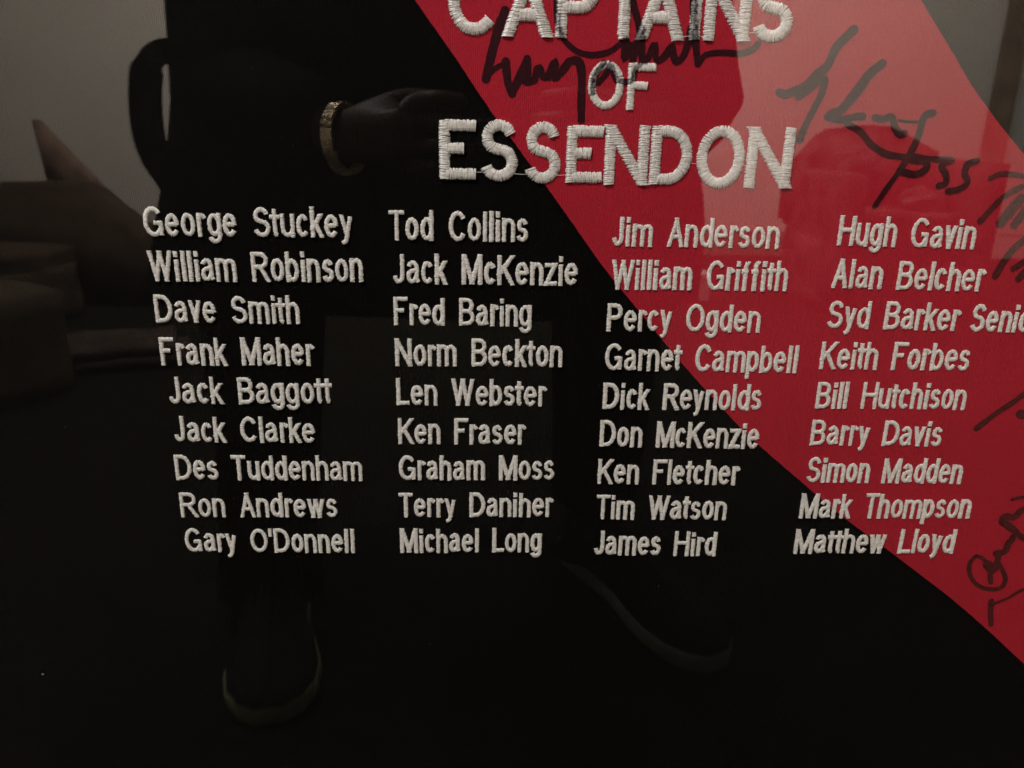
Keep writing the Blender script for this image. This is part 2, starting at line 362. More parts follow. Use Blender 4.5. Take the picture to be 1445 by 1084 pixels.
# ---- black marker signatures, drawn on the sash
SIGS = [('a', [(0.00304, [(-0.00625, 0.70514), (-0.00897, 0.69814), (-0.01198, 0.68777), (-0.01471, 0.67631)]), (0.00148, [(-0.01471, 0.67643), (-0.01135, 0.68014), (-0.00844, 0.68201), (-0.00562, 0.68328)]), (0.00297, [(-0.00563, 0.68388), (-0.00455, 0.6751), (-0.00256, 0.67023)]), (0.00281, [(-0.00257, 0.67054), (-0.00079, 0.67395), (0.00141, 0.67869), (0.00413, 0.68519)]), (0.00256, [(0.00413, 0.68519), (0.00458, 0.67872), (0.00344, 0.67556), (0.00782, 0.67626)]), (0.00256, [(0.00782, 0.67626), (0.0095, 0.68176), (0.01158, 0.67771), (0.01414, 0.67776)]), (0.00272, [(0.01414, 0.67776), (0.01709, 0.68433), (0.01671, 0.67735), (0.01971, 0.67963), (0.02345, 0.68446)]), (0.00288, [(0.02345, 0.68446), (0.02656, 0.68503), (0.02874, 0.68305), (0.02973, 0.67577), (0.02983, 0.66837), (0.03024, 0.65932)]), (0.00202, [(0.0165, 0.71856), (0.01673, 0.7083), (0.01744, 0.70098), (0.01909, 0.69646), (0.02183, 0.69251), (0.02765, 0.68857), (0.03467, 0.68754), (0.04183, 0.68913), (0.04733, 0.69303)]), (0.00256, [(0.04903, 0.69396), (0.04888, 0.68587), (0.05062, 0.68952), (0.05238, 0.69254), (0.05281, 0.68595)]), (0.00256, [(0.05281, 0.68595), (0.05461, 0.69318), (0.05597, 0.69855)]), (0.00256, [(0.05597, 0.69855), (0.0572, 0.68604), (0.05995, 0.687), (0.06247, 0.69275), (0.06371, 0.68617), (0.06652, 0.68683), (0.07052, 0.69172)]), (0.00256, [(0.07052, 0.69172), (0.07171, 0.68754), (0.0732, 0.68545), (0.07597, 0.68771), (0.07774, 0.69366), (0.07852, 0.69961)]), (0.00272, [(0.07735, 0.7199), (0.07929, 0.70551), (0.0809, 0.69491), (0.08311, 0.68504)]), (0.00215, [(0.08343, 0.68517), (0.08671, 0.68874), (0.09384, 0.68979), (0.10275, 0.68958), (0.1083, 0.69171), (0.11014, 0.69402)]), (0.00198, [(0.03981, 0.6843), (0.03734, 0.68141), (0.03526, 0.6771), (0.03479, 0.67002)]), (0.00198, [(0.03731, 0.67561), (0.04085, 0.67965), (0.04278, 0.68394), (0.04494, 0.67836), (0.04763, 0.67642), (0.05275, 0.67683), (0.05456, 0.68193), (0.05794, 0.68575)]), (0.00256, [(0.04968, 0.71414), (0.05165, 0.70841), (0.05433, 0.70117), (0.05531, 0.69736)])]), ('b', [(0.0038, [(0.15362, 0.70058), (0.14673, 0.69312), (0.14366, 0.68534), (0.13837, 0.68034)]), (0.00306, [(0.13837, 0.68034), (0.13483, 0.67688), (0.13049, 0.67432), (0.12551, 0.67237), (0.12238, 0.6733)]), (0.00297, [(0.13173, 0.67124), (0.13721, 0.67569), (0.14278, 0.67981), (0.1427, 0.67332), (0.13947, 0.66512), (0.13657, 0.65777), (0.13497, 0.65198)]), (0.00396, [(0.16913, 0.68645), (0.16389, 0.68176), (0.1598, 0.6752), (0.15333, 0.66632), (0.14813, 0.6637)]), (0.00323, [(0.14685, 0.66273), (0.15404, 0.66159), (0.16077, 0.66311), (0.16382, 0.66317)]), (0.00306, [(0.16966, 0.66283), (0.17384, 0.66227), (0.17775, 0.6633), (0.18006, 0.65856), (0.18315, 0.65573), (0.18515, 0.65609)]), (0.00109, [(0.18125, 0.66177), (0.18561, 0.66122), (0.1914, 0.66132)]), (0.00272, [(0.15687, 0.65974), (0.16349, 0.65666), (0.16983, 0.65085), (0.17766, 0.64657), (0.1867, 0.64529), (0.19291, 0.6454), (0.19942, 0.64466), (0.21052, 0.644)]), (0.00306, [(0.19734, 0.6654), (0.19336, 0.66371), (0.19213, 0.65541), (0.18991, 0.64786), (0.186, 0.63933)]), (0.00245, [(0.186, 0.63933), (0.18359, 0.63515), (0.18049, 0.62976), (0.17634, 0.62193)]), (0.00315, [(0.18615, 0.63851), (0.1936, 0.63731), (0.19814, 0.63954), (0.19786, 0.64299), (0.19056, 0.64418)]), (0.00298, [(0.21031, 0.644), (0.20579, 0.64148), (0.20894, 0.63723), (0.20925, 0.63324), (0.2063, 0.63219)]), (0.0028, [(0.22269, 0.64408), (0.21874, 0.64243), (0.21778, 0.63815), (0.22017, 0.63409), (0.21656, 0.63068), (0.21122, 0.62959)])]), ('c', [(0.00227, [(0.231, 0.63604), (0.23511, 0.63814), (0.24084, 0.63824), (0.24723, 0.63731), (0.25515, 0.63501)]), (0.0028, [(0.24697, 0.63219), (0.23948, 0.62769), (0.23442, 0.62149), (0.23013, 0.61559)]), (0.00455, [(0.24789, 0.62647), (0.24448, 0.62165), (0.24049, 0.61472)]), (0.00396, [(0.25488, 0.62692), (0.25068, 0.61969), (0.24756, 0.61414)]), (0.00324, [(0.25524, 0.608), (0.24994, 0.60265), (0.2457, 0.59551), (0.24316, 0.58867)]), (0.00288, [(0.25846, 0.59854), (0.25491, 0.59493), (0.25158, 0.59256)]), (0.00324, [(0.25531, 0.5874), (0.25829, 0.59122), (0.262, 0.59574)])]), ('d', [(0.00273, [(0.24974, 0.5064), (0.25955, 0.5158), (0.26792, 0.52269), (0.27727, 0.53228)]), (0.00468, [(0.27218, 0.51511), (0.27441, 0.51432), (0.27723, 0.51556)])]), ('e', [(0.00225, [(0.26577, 0.42889), (0.26337, 0.42431), (0.26486, 0.41694), (0.27051, 0.40997), (0.27876, 0.40694), (0.28481, 0.40813), (0.28641, 0.41328), (0.28376, 0.41885), (0.28027, 0.42354), (0.27708, 0.42298)]), (0.00185, [(0.26573, 0.42907), (0.27029, 0.42727), (0.2748, 0.42168), (0.27665, 0.41698), (0.27824, 0.41139)]), (0.00492, [(0.27369, 0.42343), (0.27726, 0.42022), (0.27915, 0.42299)]), (0.00287, [(0.27832, 0.42299), (0.279, 0.42757), (0.2774, 0.43121)]), (0.00246, [(0.27829, 0.41139), (0.27689, 0.41605), (0.27777, 0.41976)]), (0.00348, [(0.27708, 0.43076), (0.28027, 0.43123), (0.28234, 0.43305), (0.28268, 0.43713), (0.28424, 0.43939), (0.28456, 0.44163), (0.2857, 0.44388), (0.27975, 0.44875), (0.27601, 0.45103), (0.27696, 0.45417), (0.28206, 0.45376), (0.28596, 0.45822), (0.29316, 0.4594)]), (0.00287, [(0.2857, 0.44388), (0.28955, 0.44121), (0.29649, 0.43764)]), (0.0018, [(0.27873, 0.46454), (0.28285, 0.46587), (0.28987, 0.46678)]), (0.00273, [(0.28119, 0.39938), (0.28233, 0.39198), (0.28468, 0.38281)]), (0.00168, [(0.28258, 0.39696), (0.29016, 0.40083), (0.29514, 0.40486), (0.30287, 0.40959)])])]
ink_segments = []
layer = [0]
def ribbon(V, F, pts, wdt):
    p = smooth_path(pts, 0.0009)
    n = len(p)
    base = len(V)
    def put(x, z):
        layer[0] += 1
        return (x, -wave(x, z) - 0.00060 - layer[0] * 4e-8, z)
    ph = random.random() * 50
    k0 = None
    for i in range(n):
        t = p[min(i + 1, n - 1)] - p[max(i - 1, 0)]; t /= (np.linalg.norm(t) + 1e-12)
        nn = np.array((-t[1], t[0]))
        s = wdt * 0.5 * (1 + 0.26 * noise.noise(Vector((i * 0.09, ph, 0))) + 0.10 * noise.noise(Vector((i * 0.5, ph, 9))))
        a = p[i] + nn * s; b = p[i] - nn * s
        V.append(put(*a)); V.append(put(*p[i])); V.append(put(*b))
        if i:
            k = len(V) - 6
            F.append((k, k + 3, k + 4, k + 1)); F.append((k + 1, k + 4, k + 5, k + 2))
    # round ends
    for end, q in ((0, p[0]), (1, p[-1])):
        t = (p[0] - p[1]) if end == 0 else (p[-1] - p[-2])
        t /= np.linalg.norm(t); a0 = math.atan2(t[1], t[0])
        layer[0] += 1; off = 0.00060 + layer[0] * 4e-8
        c = len(V); V.append((q[0], -wave(*q) - off, q[1]))
        m = 8
        for k in range(m + 1):
            ang = a0 - PI / 2 + PI * k / m
            x, z = q[0] + math.cos(ang) * wdt * 0.49, q[1] + math.sin(ang) * wdt * 0.49
            V.append((x, -wave(x, z) - off, z))
        for k in range(m): F.append((c, c + 1 + k, c + 2 + k))
    for i in range(0, n - 1):
        ink_segments.append((p[i][0], p[i][1], wdt * 0.5))
    layer[0] += 40
for key, strokes in SIGS:
    V, F = [], []
    for wd, pts in strokes: ribbon(V, F, pts, wd * (1.32 if key == 'a' else 1.1))
    V = [(x - JC, y, z - 0.2) for x, y, z in V]
    from_lists('marker_signature', V, F, M_INK if key in 'ab' else M_INK_FAINT, jersey, smooth=False)
INK = np.array(ink_segments)

# ---- satin-stitch embroidery: a stroke alphabet, every thread of a stroke modelled
def A(cx, cy, rx, ry, a0, a1):
    n = max(6, int(abs(a1 - a0) / 12))
    return [(cx + rx * math.cos(math.radians(a0 + (a1 - a0) * i / n)), cy + ry * math.sin(math.radians(a0 + (a1 - a0) * i / n))) for i in range(n + 1)]
X = 0.735
RING = A(.5, X / 2, .5, X / 2, 90, 450)
STEM = [(0, 0), (0, 1)]
G = {   # advance units (cap height 716), strokes; coordinates 0..1 across the glyph, 1 = cap height
 'A': (667, [[(.02, 0), (.5, 1)], [(.98, 0), (.5, 1)], [(.28, .32), (.72, .32)]]),
 'B': (667, [STEM, [(0, 1), (.5, 1)] + A(.52, .765, .40, .235, 80, -80) + [(.5, .53), (0, .53)], [(.1, .53), (.5, .53)] + A(.52, .265, .48, .265, 80, -80) + [(.5, 0), (0, 0)]]),
 'C': (722, [A(.52, .5, .52, .5, 38, 322)]),
 'D': (722, [STEM, [(0, 1), (.35, 1)] + A(.38, .5, .62, .5, 80, -80) + [(.35, 0), (0, 0)]]),
 'E': (667, [STEM, [(.05, 1), (1, 1)], [(.05, .53), (.72, .53)], [(.05, 0), (1, 0)]]),
 'F': (611, [STEM, [(.05, 1), (1, 1)], [(.05, .53), (.78, .53)]]),
 'G': (778, [A(.5, .5, .5, .5, 42, 330), [(.95, .06), (.95, .42)], [(.58, .44), (.95, .44)]]),
 'H': (722, [STEM, [(1, 0), (1, 1)], [(.08, .53), (.92, .53)]]),
 'I': (278, [[(.5, 0), (.5, 1)]]),
 'J': (500, [[(.95, 1), (.95, .30)] + A(.48, .27, .47, .27, 0, -170)]),
 'K': (667, [STEM, [(.98, 1), (.05, .38)], [(.36, .60), (1, 0)]]),
 'L': (556, [STEM, [(.05, 0), (1, 0)]]),
 'M': (833, [STEM, [(.04, 1), (.5, .02)], [(.96, 1), (.5, .02)], [(1, 0), (1, 1)]]),
 'N': (722, [STEM, [(.03, 1), (.97, 0)], [(1, 0), (1, 1)]]),
 'O': (778, [A(.5, .5, .5, .5, 90, 450)]),
 'P': (667, [STEM, [(0, 1), (.5, 1)] + A(.52, .74, .46, .26, 80, -80) + [(.5, .48), (.05, .48)]]),
 'R': (722, [STEM, [(0, 1), (.5, 1)] + A(.52, .75, .44, .25, 80, -80) + [(.5, .50), (.05, .50)], [(.50, .50), (1, 0)]]),
 'S': (667, [A(.5, .755, .43, .245, 18, 232) + A(.5, .265, .49, .265, 58, -162)]),
 'T': (611, [[(0, 1), (1, 1)], [(.5, 1), (.5, 0)]]),
 'W': (944, [[(0, 1), (.25, 0)], [(.5, 1), (.25, 0)], [(.5, 1), (.75, 0)], [(1, 1), (.75, 0)]]),
 'a': (556, [A(.46, X - .21, .42, .21, 155, 20) + [(.9, .48), (.9, .10), (1.0, 0)], [(.9, .45), (.5, .42)] + A(.36, .20, .36, .20, 100, 270) + [(.62, .03), (.88, .2)]]),
 'b': (556, [STEM, RING]),
 'c': (500, [A(.52, X / 2, .52, X / 2, 42, 318)]),
 'd': (556, [RING, [(1, 0), (1, 1)]]),
 'e': (556, [A(.5, X / 2, .5, X / 2, 4, 322), [(.05, .39), (.95, .39)]]),
 'f': (290, [[(.35, 0), (.35, .8)] + A(.80, .82, .45, .18, 175, 62), [(-.10, X - .07), (.80, X - .07)]]),
 'g': (556, [RING, [(1, X), (1, -.05)] + A(.5, -.06, .5, .22, 0, -160)]),
 'h': (556, [STEM, A(.5, X - .27, .5, .27, 165, 12) + [(1, .4), (1, 0)]]),
 'i': (222, [[(.5, 0), (.5, .67)], [(.5, .955), (.5, .985)]]),
 'k': (500, [STEM, [(.95, X), (.06, .28)], [(.36, .45), (1, 0)]]),
 'l': (222, [[(.5, 0), (.5, 1)]]),
 'm': (833, [[(0, 0), (0, X)], A(.25, X - .2, .25, .2, 160, 12) + [(.5, .4), (.5, 0)], A(.75, X - .2, .25, .2, 160, 12) + [(1, .4), (1, 0)]]),
 'n': (556, [[(0, 0), (0, X)], A(.5, X - .27, .5, .27, 165, 12) + [(1, .4), (1, 0)]]),
 'o': (556, [RING]),
 'p': (556, [[(0, -.28), (0, X)], RING]),
 'r': (350, [[(0.1, 0), (0.1, X)], A(.72, X - .27, .68, .27, 165, 62) + [(1.3, X - .09)]]),
 's': (500, [A(.5, X * .75, .43, X * .25, 20, 230) + A(.5, X * .26, .5, X * .26, 58, -160)]),
 't': (290, [[(.40, .93), (.40, .18)] + A(.85, .17, .45, .17, 190, 285), [(-.35, X - .02), (1.25, X - .02)]]),
 'u': (556, [[(0, X), (0, .28)] + A(.5, .27, .5, .27, 190, 345), [(1, 0), (1, X)]]),
 'v': (500, [[(0, X), (.5, 0)], [(1, X), (.5, 0)]]),
 'w': (722, [[(0, X), (.25, 0)], [(.5, X), (.25, 0)], [(.5, X), (.75, 0)], [(1, X), (.75, 0)]]),
 'y': (500, [[(0, X), (.52, .02)], [(1, X), (.45, -.14), (.28, -.25), (.02, -.28)]]),
 'z': (500, [[(0, X), (1, X)], [(1, X), (0, 0)], [(0, 0), (1, 0)]]),
 "'": (200, [[(.65, 1.02), (.35, .80)]]),
}

def satin(V, F, INKV, path, straight, width, pitch, height, lift, inked, rng, ragged):
    """lay threads side by side across a stroke; each thread is an arched, ridged strand"""
    n = len(path)
    if n < 2: return
    tang = np.gradient(path, axis=0); tang /= (np.linalg.norm(tang, axis=1, keepdims=True) + 1e-12)
    prof_u = (-1.0, -0.82, -0.42, 0.0, 0.42, 0.82, 1.0)
    prof_h = [max(0.0, 1 - abs(u) ** 2.6) ** 0.55 for u in prof_u]
    for i in range(n):
        t = tang[i]
        if straight and abs(t[1]) > 0.62: across = np.array((1.0, 0.0)); wd = width * (1.0 if abs(t[1]) > .97 else 1.04 / abs(t[1]) ** 0.6); along = np.array((0.0, 1.0))
        elif straight and abs(t[1]) < 0.3: across = np.array((0.0, 1.0)); wd = width; along = np.array((1.0, 0.0))
        else: across = np.array((-t[1], t[0])); wd = width; along = t
        a = (rng.random() - 0.5) * 0.24
        ac = across * math.cos(a) + along * math.sin(a)
        h0 = 0.5 * wd * (1 + (rng.random() - 0.35) * ragged); h1 = 0.5 * wd * (1 + (rng.random() - 0.35) * ragged)
        hh = height * (0.84 + 0.32 * rng.random())
        c = path[i] + along * (rng.random() - 0.5) * pitch * 0.3
        half = pitch * 0.68
        base = len(V)
        for u, ph in zip(prof_u, prof_h):
            q = c + ac * (u * (h0 if u < 0 else h1))
            for side, dh in ((-1, -0.32), (0, 0.0), (1, -0.32)):
                s = q + along * side * half
                e = lift + hh * ph + pitch * dh + (0.0001 if abs(u) == 1 else 0.0002)
                V.append((s[0], -wave(s[0], s[1]) - e, s[1]))
                INKV.append(q)
        for k in range(6):
            b = base + k * 3
            F.append((b, b + 1, b + 4, b + 3)); F.append((b + 1, b + 2, b + 5, b + 4))

def make_letter(parent, origin, ch, x0, x1, zb, H, stroke, pitch, height, inked, seed, ragged=0.12):
    """x0..x1 outer extent, zb(x) baseline, H cap height"""
    rng = random.Random(seed)
    V, F, I = [], [], []
    wd_ = x1 - x0
    for si, st in enumerate(G[ch][1]):
        pts = []
        narrow = ch in "lIi"
        for (u, v) in st:
            x = (x0 + x1) / 2 if narrow else x0 + stroke / 2 + u * (wd_ - stroke)
            pts.append((x, zb(x) + stroke * 0.42 + v * (H - stroke * 0.84)))
        straight = len(st) == 2
        P = [np.array(p) for p in pts]
        if straight:
            d = P[1] - P[0]; L = np.linalg.norm(d); d = d / L
            steep = abs(d[1]) > 0.62
            ext = stroke * (0.42 if steep else 0.42)
            f = ext / (abs(d[1]) if steep else 1)
            # bars that start on a stem do not overrun it
            P[0] = P[0] - d * f if (steep or not (0.02 < st[0][0] < 0.98)) else P[0]
            P[1] = P[1] + d * f if (steep or st[1][0] > 0.98) else P[1]
            path = resample(P, pitch)
        else:
            # extend free straight ends
            if len(st) > 3 and abs(st[0][0] - st[1][0]) < 1e-6: P[0] = P[0] + (P[0] - P[1]) / np.linalg.norm(P[0] - P[1]) * stroke * 0.42
            if abs(st[-1][0] - st[-2][0]) < 1e-6: P[-1] = P[-1] + (P[-1] - P[-2]) / np.linalg.norm(P[-1] - P[-2]) * stroke * 0.42
            path = resample(P, pitch)
        satin(V, F, I, path, straight, stroke, pitch, height, 0.0004 + 0.00005 * si, inked, rng, ragged)
    ox, oz = origin
    V = [(x - ox, y, z - oz) for x, y, z in V]
    o = from_lists('embroidered_letter', V, F, M_THREAD, parent, smooth=False)
    if inked:
        Q = np.array(I); vals = np.zeros(len(Q), dtype=np.float32)
        for s in range(0, len(INK), 400):
            S = INK[s:s + 400]
            d = np.hypot(Q[:, None, 0] - S[None, :, 0], Q[:, None, 1] - S[None, :, 1]) / S[None, :, 2]
            vals = np.maximum(vals, np.clip((1.08 - d.min(1)) * 6, 0, 1))
        at = o.data.attributes.new('ink', 'FLOAT', 'POINT'); at.data.foreach_set('value', vals)
    return o

def jump_thread(V, F, a, b, r=0.00011):
    p = resample([np.array(a), np.array([(a[0] + b[0]) / 2, (a[1] + b[1]) / 2 - 0.0003]), np.array(b)], 0.0008)
    for i, q in enumerate(p):
        for dz in (-r, r): V.append((q[0], -wave(*q) - 0.0009, q[1] + dz))
        if i: k = len(V) - 4; F.append((k, k + 2, k + 3, k + 1))

def root_at(name, origin):
    return node(name, jersey, (origin[0] - JC, 0, origin[1] - 0.2))

TITLES = [('ESSENDON', 0.00495, [('E', -0.03645, -0.01903, 0.63162, 0.65778), ('S', -0.01722, 0.00078, 0.63096, 0.65829), ('S', 0.00383, 0.02136, 0.63032, 0.65772), ('E', 0.02396, 0.04134, 0.63099, 0.65619), ('N', 0.04237, 0.06326, 0.63017, 0.65703), ('D', 0.06432, 0.08431, 0.63069, 0.65694), ('O', 0.0866, 0.10964, 0.62926, 0.65752), ('N', 0.11076, 0.13298, 0.62982, 0.65732)]), ('OF', 0.00347, [('O', 0.03275, 0.04944, 0.66423, 0.68495), ('F', 0.0511, 0.064, 0.66432, 0.68422)]), ('CAPTAINS', 0.00512, [('C', -0.03165, -0.00941, 0.6949, 0.72056), ('A', -0.00701, 0.01515, 0.69453, 0.72026), ('P', 0.01676, 0.03628, 0.69455, 0.72047), ('T', 0.03757, 0.0581, 0.69455, 0.72094), ('A', 0.05395, 0.07518, 0.69445, 0.72102), ('I', 0.07712, 0.08357, 0.69493, 0.72108), ('N', 0.08444, 0.10524, 0.69478, 0.72111), ('S', 0.10641, 0.125, 0.69477, 0.72186)])]
seed = 100
for word, stroke, letters in TITLES:
    z0 = sum(l[3] for l in letters) / len(letters)
    org = ((letters[0][1] + letters[-1][2]) / 2, z0)
    wroot = root_at('embroidered_word', org)
    for ch, xl, xr, zb, zt in letters:
        seed += 1
        make_letter(wroot, org, ch, xl, xr, (lambda x, zb=zb: zb), zt - zb, stroke, 0.00037, stroke * 0.18, True, seed, 0.22)
    if word != 'OF':
        V, F = [], []
        for a, b in zip(letters, letters[1:]):
            if b[1] < a[2] + 0.0006 or a[0] in 'CP': continue
            sx = a[2] - 0.0035 if a[0] != 'T' else (a[1] + a[2]) / 2
            rise = 0.0105 if a[0] == 'D' or b[0] == 'O' or a[0] == 'O' else (0.0035 if b[0] == 'S' or a[0] == 'S' else 0.0015)
            V, F = [], []
            jump_thread(V, F, (sx, a[3] + rise), (b[1] + 0.0035, b[3] + rise + 0.0004))
            V = [(x - org[0], y, z - org[1]) for x, y, z in V]
            from_lists('loose_thread', V, F, M_THREAD, wroot)

NAMES = [('George Stuckey', (-0.17894, 0.60235), (-0.079, 0.60299), 0.01396, 0, 0, 0), ('William Robinson', (-0.17874, 0.58051), (-0.07472, 0.58129), 0.01445, 0, 1, 0), ('Dave Smith', (-0.17866, 0.55966), (-0.10723, 0.55955), 0.01387, 0, 2, 0), ('Frank Maher', (-0.17869, 0.53727), (-0.10143, 0.53793), 0.01436, 0, 3, 0), ('Jack Baggott', (-0.17698, 0.51644), (-0.09367, 0.51724), 0.01425, 0, 4, 0), ('Jack Clarke', (-0.17681, 0.49531), (-0.10336, 0.49551), 0.01391, 0, 5, 0), ('Des Tuddenham', (-0.17837, 0.47359), (-0.07922, 0.47394), 0.01396, 0, 6, 0), ('Ron Andrews', (-0.17826, 0.45169), (-0.09384, 0.45202), 0.01399, 0, 7, 0), ("Gary O'Donnell", (-0.17784, 0.43035), (-0.08515, 0.43033), 0.01421, 0, 8, 0), ('Tod Collins', (-0.06112, 0.60199), (0.00653, 0.60221), 0.01409, 1, 0, 0), ('Jack McKenzie', (-0.06001, 0.58074), (0.03191, 0.58077), 0.01441, 1, 1, 0), ('Fred Baring', (-0.06026, 0.55972), (0.00936, 0.55958), 0.01381, 1, 2, 0), ('Norm Beckton', (-0.06015, 0.53807), (0.02568, 0.53839), 0.01427, 1, 3, 0), ('Len Webster', (-0.06, 0.51697), (0.01791, 0.51673), 0.01397, 1, 4, 0), ('Ken Fraser', (-0.05963, 0.49526), (0.0076, 0.49524), 0.01403, 1, 5, 0), ('Graham Moss', (-0.05988, 0.47428), (0.02365, 0.47485), 0.01406, 1, 6, 0), ('Terry Daniher', (-0.06023, 0.45242), (0.02358, 0.45288), 0.01409, 1, 7, 0), ('Michael Long', (-0.0603, 0.43048), (0.0182, 0.43115), 0.01453, 1, 8, 0), ('Jim Anderson', (0.04808, 0.60081), (0.13128, 0.60067), 0.01373, 2, 0, 0), ('William Griffith', (0.0489, 0.5791), (0.1379, 0.57942), 0.01455, 2, 1, 0), ('Percy Ogden', (0.04769, 0.55771), (0.12669, 0.55783), 0.01395, 2, 2, 0), ('Garnet Campbell', (0.04796, 0.53687), (0.14863, 0.5364), 0.01422, 2, 3, 0), ('Dick Reynolds', (0.04788, 0.51558), (0.13199, 0.51558), 0.01411, 2, 4, 0), ('Don McKenzie', (0.04749, 0.4945), (0.13301, 0.4937), 0.01435, 2, 5, 0), ('Ken Fletcher', (0.04747, 0.47291), (0.12453, 0.47228), 0.01418, 2, 6, 0), ('Tim Watson', (0.04779, 0.45149), (0.11986, 0.45122), 0.0142, 2, 7, 0), ('James Hird', (0.04752, 0.42939), (0.11635, 0.42854), 0.01488, 2, 8, 0), ('Hugh Gavin', (0.16037, 0.60274), (0.22954, 0.60183), 0.01414, 3, 0, 0), ('Alan Belcher', (0.16062, 0.58149), (0.23813, 0.58071), 0.01409, 3, 1, 0), ('Syd Barker', (0.1609, 0.56064), (0.22952, 0.55989), 0.014000000000000012, 3, 2, 0), ('Senior', (0.23532, 0.5597), (0.27137, 0.55968), 0.014100000000000001, 3, 2, 1), ('Keith Forbes', (0.1603, 0.53869), (0.23897, 0.53876), 0.01429, 3, 3, 0), ('Bill Hutchison', (0.16106, 0.51704), (0.2414, 0.51712), 0.01419, 3, 4, 0), ('Barry Davis', (0.16086, 0.49623), (0.23234, 0.49598), 0.01402, 3, 5, 0), ('Simon Madden', (0.16151, 0.47431), (0.24785, 0.47403), 0.01439, 3, 6, 0), ('Mark Thompson', (0.16074, 0.45253), (0.25704, 0.45283), 0.01451, 3, 7, 0), ('Matthew Lloyd', (0.16056, 0.43029), (0.25209, 0.43066), 0.01497, 3, 8, 0)]
WIDE = {'i': 250, 'l': 245, 't': 320, 'f': 400, 'r': 375}
for text, (xa, za), (xb, zb_), cap, ci, ri, extra in NAMES:
    org = (xa, za)
    nroot = root_at('embroidered_name', org)
    adv = [520 if c == ' ' else WIDE.get(c, G[c][0]) for c in text]
    total = sum(adv) - 60
    k = (xb - xa) / total
    base = lambda x, xa=xa, za=za, xb=xb, zb_=zb_: za + (zb_ - za) * (x - xa) / (xb - xa)
    x = xa - 30 * k
    stroke = cap * 0.144
    for c, a in zip(text, adv):
        if c != ' ':
            seed += 1
            sb = 28 * k
            jx = random.uniform(-1, 1) * 0.00012
            make_letter(nroot, org, c, x + sb + jx, x + a * k - sb + jx, (lambda q, b=base, j=random.uniform(-1, 1) * 0.00014: b(q) + j), cap * random.uniform(.985, 1.015), stroke * random.uniform(.94, 1.06), 0.00052, stroke * 0.25, False, seed, 0.34)
        x += a * k

# ---- lint on the glass
SPECKS = [((-0.25741, 0.36321), 3), ((-0.04335, 0.38294), 1.5), ((-0.11631, 0.67717), 1), ((-0.10568, 0.64927), 1), ((-0.10064, 0.64555), 1), ((0.08073, 0.5691), 1.2), ((0.0812, 0.42002), 2), ((0.0592, 0.34422), 1), ((-0.22232, 0.50977), 1.4), ((-0.15696, 0.37856), 1.2), ((0.05816, 0.40009), 1.5), ((0.20744, 0.49123), 1)]
for (x, z), s in SPECKS:
    bm = bmesh.new(); bmesh.ops.create_icosphere(bm, subdivisions=1, radius=0.00013 * s)
    for v in bm.verts:
        v.co += Vector([random.uniform(-1, 1) * 0.00005 * s for _ in range(3)]); v.co.x *= 1.8 if s > 2 else 1.0; v.co.y *= 0.5
    o = from_bm('lint_speck', bm, M_LINT); o.parent = frame
    o.location = (x - frame.location.x, -0.0182, z - frame.location.z)

# ------------------------------------------------------------------ what the glass reflects: the photographer
person = thing('person', 'person in long black coat holding a phone low with both hands, reflected in glass', 'person', (-0.08, -0.68, 0))
def ploc(o): o.location = -person.location; return o
def V3(t): return Vector(t)
handL = V3((-0.1059, -0.386, 0.6508)); handR = V3((0.1029, -0.386, 0.6558))
wristL = V3((-0.1422, -0.403, 0.6477)); wristR = V3((0.1502, -0.451, 0.6603))
elbowL = V3((-0.3237, -0.651, 0.7063)); elbowR = V3((0.2126, -0.581, 0.6911))
ankL = Vector((-0.315, -0.62, 0.085)); ankR = Vector((0.150, -0.735, 0.085))
kneeL = Vector((-0.29, -0.60, 0.47)); kneeR = Vector((0.14, -0.62, 0.47))
hipL = Vector((-0.19, -0.78, 0.86)); hipR = Vector((0.03, -0.78, 0.86))
pelvis = Vector((-0.08, -0.80, 0.92))
chest = Vector((-0.08, -0.74, 1.18)); neck = Vector((-0.08, -0.66, 1.40)); 
shL = Vector((-0.27, -0.72, 1.30)); shR = Vector((0.11, -0.72, 1.30))
sk_v, sk_e, sk_r = [], [], []
def sv(p, r, link_to=None):
    sk_v.append(tuple(p)); sk_r.append(r if isinstance(r, tuple) else (r, r))
    if link_to is not None: sk_e.append((link_to, len(sk_v) - 1))
    return len(sk_v) - 1
i0 = sv(pelvis, (0.14, 0.10)); i1 = sv((pelvis + chest) / 2, (0.13, 0.09), i0); i2 = sv(chest, (0.15, 0.10), i1)
i3 = sv(neck, 0.055, i2); i4 = sv(neck + Vector((0, 0.05, 0.10)), 0.07, i3); i5 = sv(neck + Vector((0, 0.075, 0.20)), (0.075, 0.09), i4); i6 = sv(neck + Vector((0, 0.07, 0.26)), 0.05, i5)
for hip, knee, ank, sg in ((hipL, kneeL, ankL, -1), (hipR, kneeR, ankR, 1)):
    a = sv(hip, 0.085, i0); b = sv((hip + knee) / 2, 0.072, a); c = sv(knee, 0.055, b); d = sv((knee + ank) / 2 , 0.052, c); e = sv(ank, 0.036, d)
    sv(ank + Vector((0.01 * sg, 0.08, -0.045)), 0.018, e)
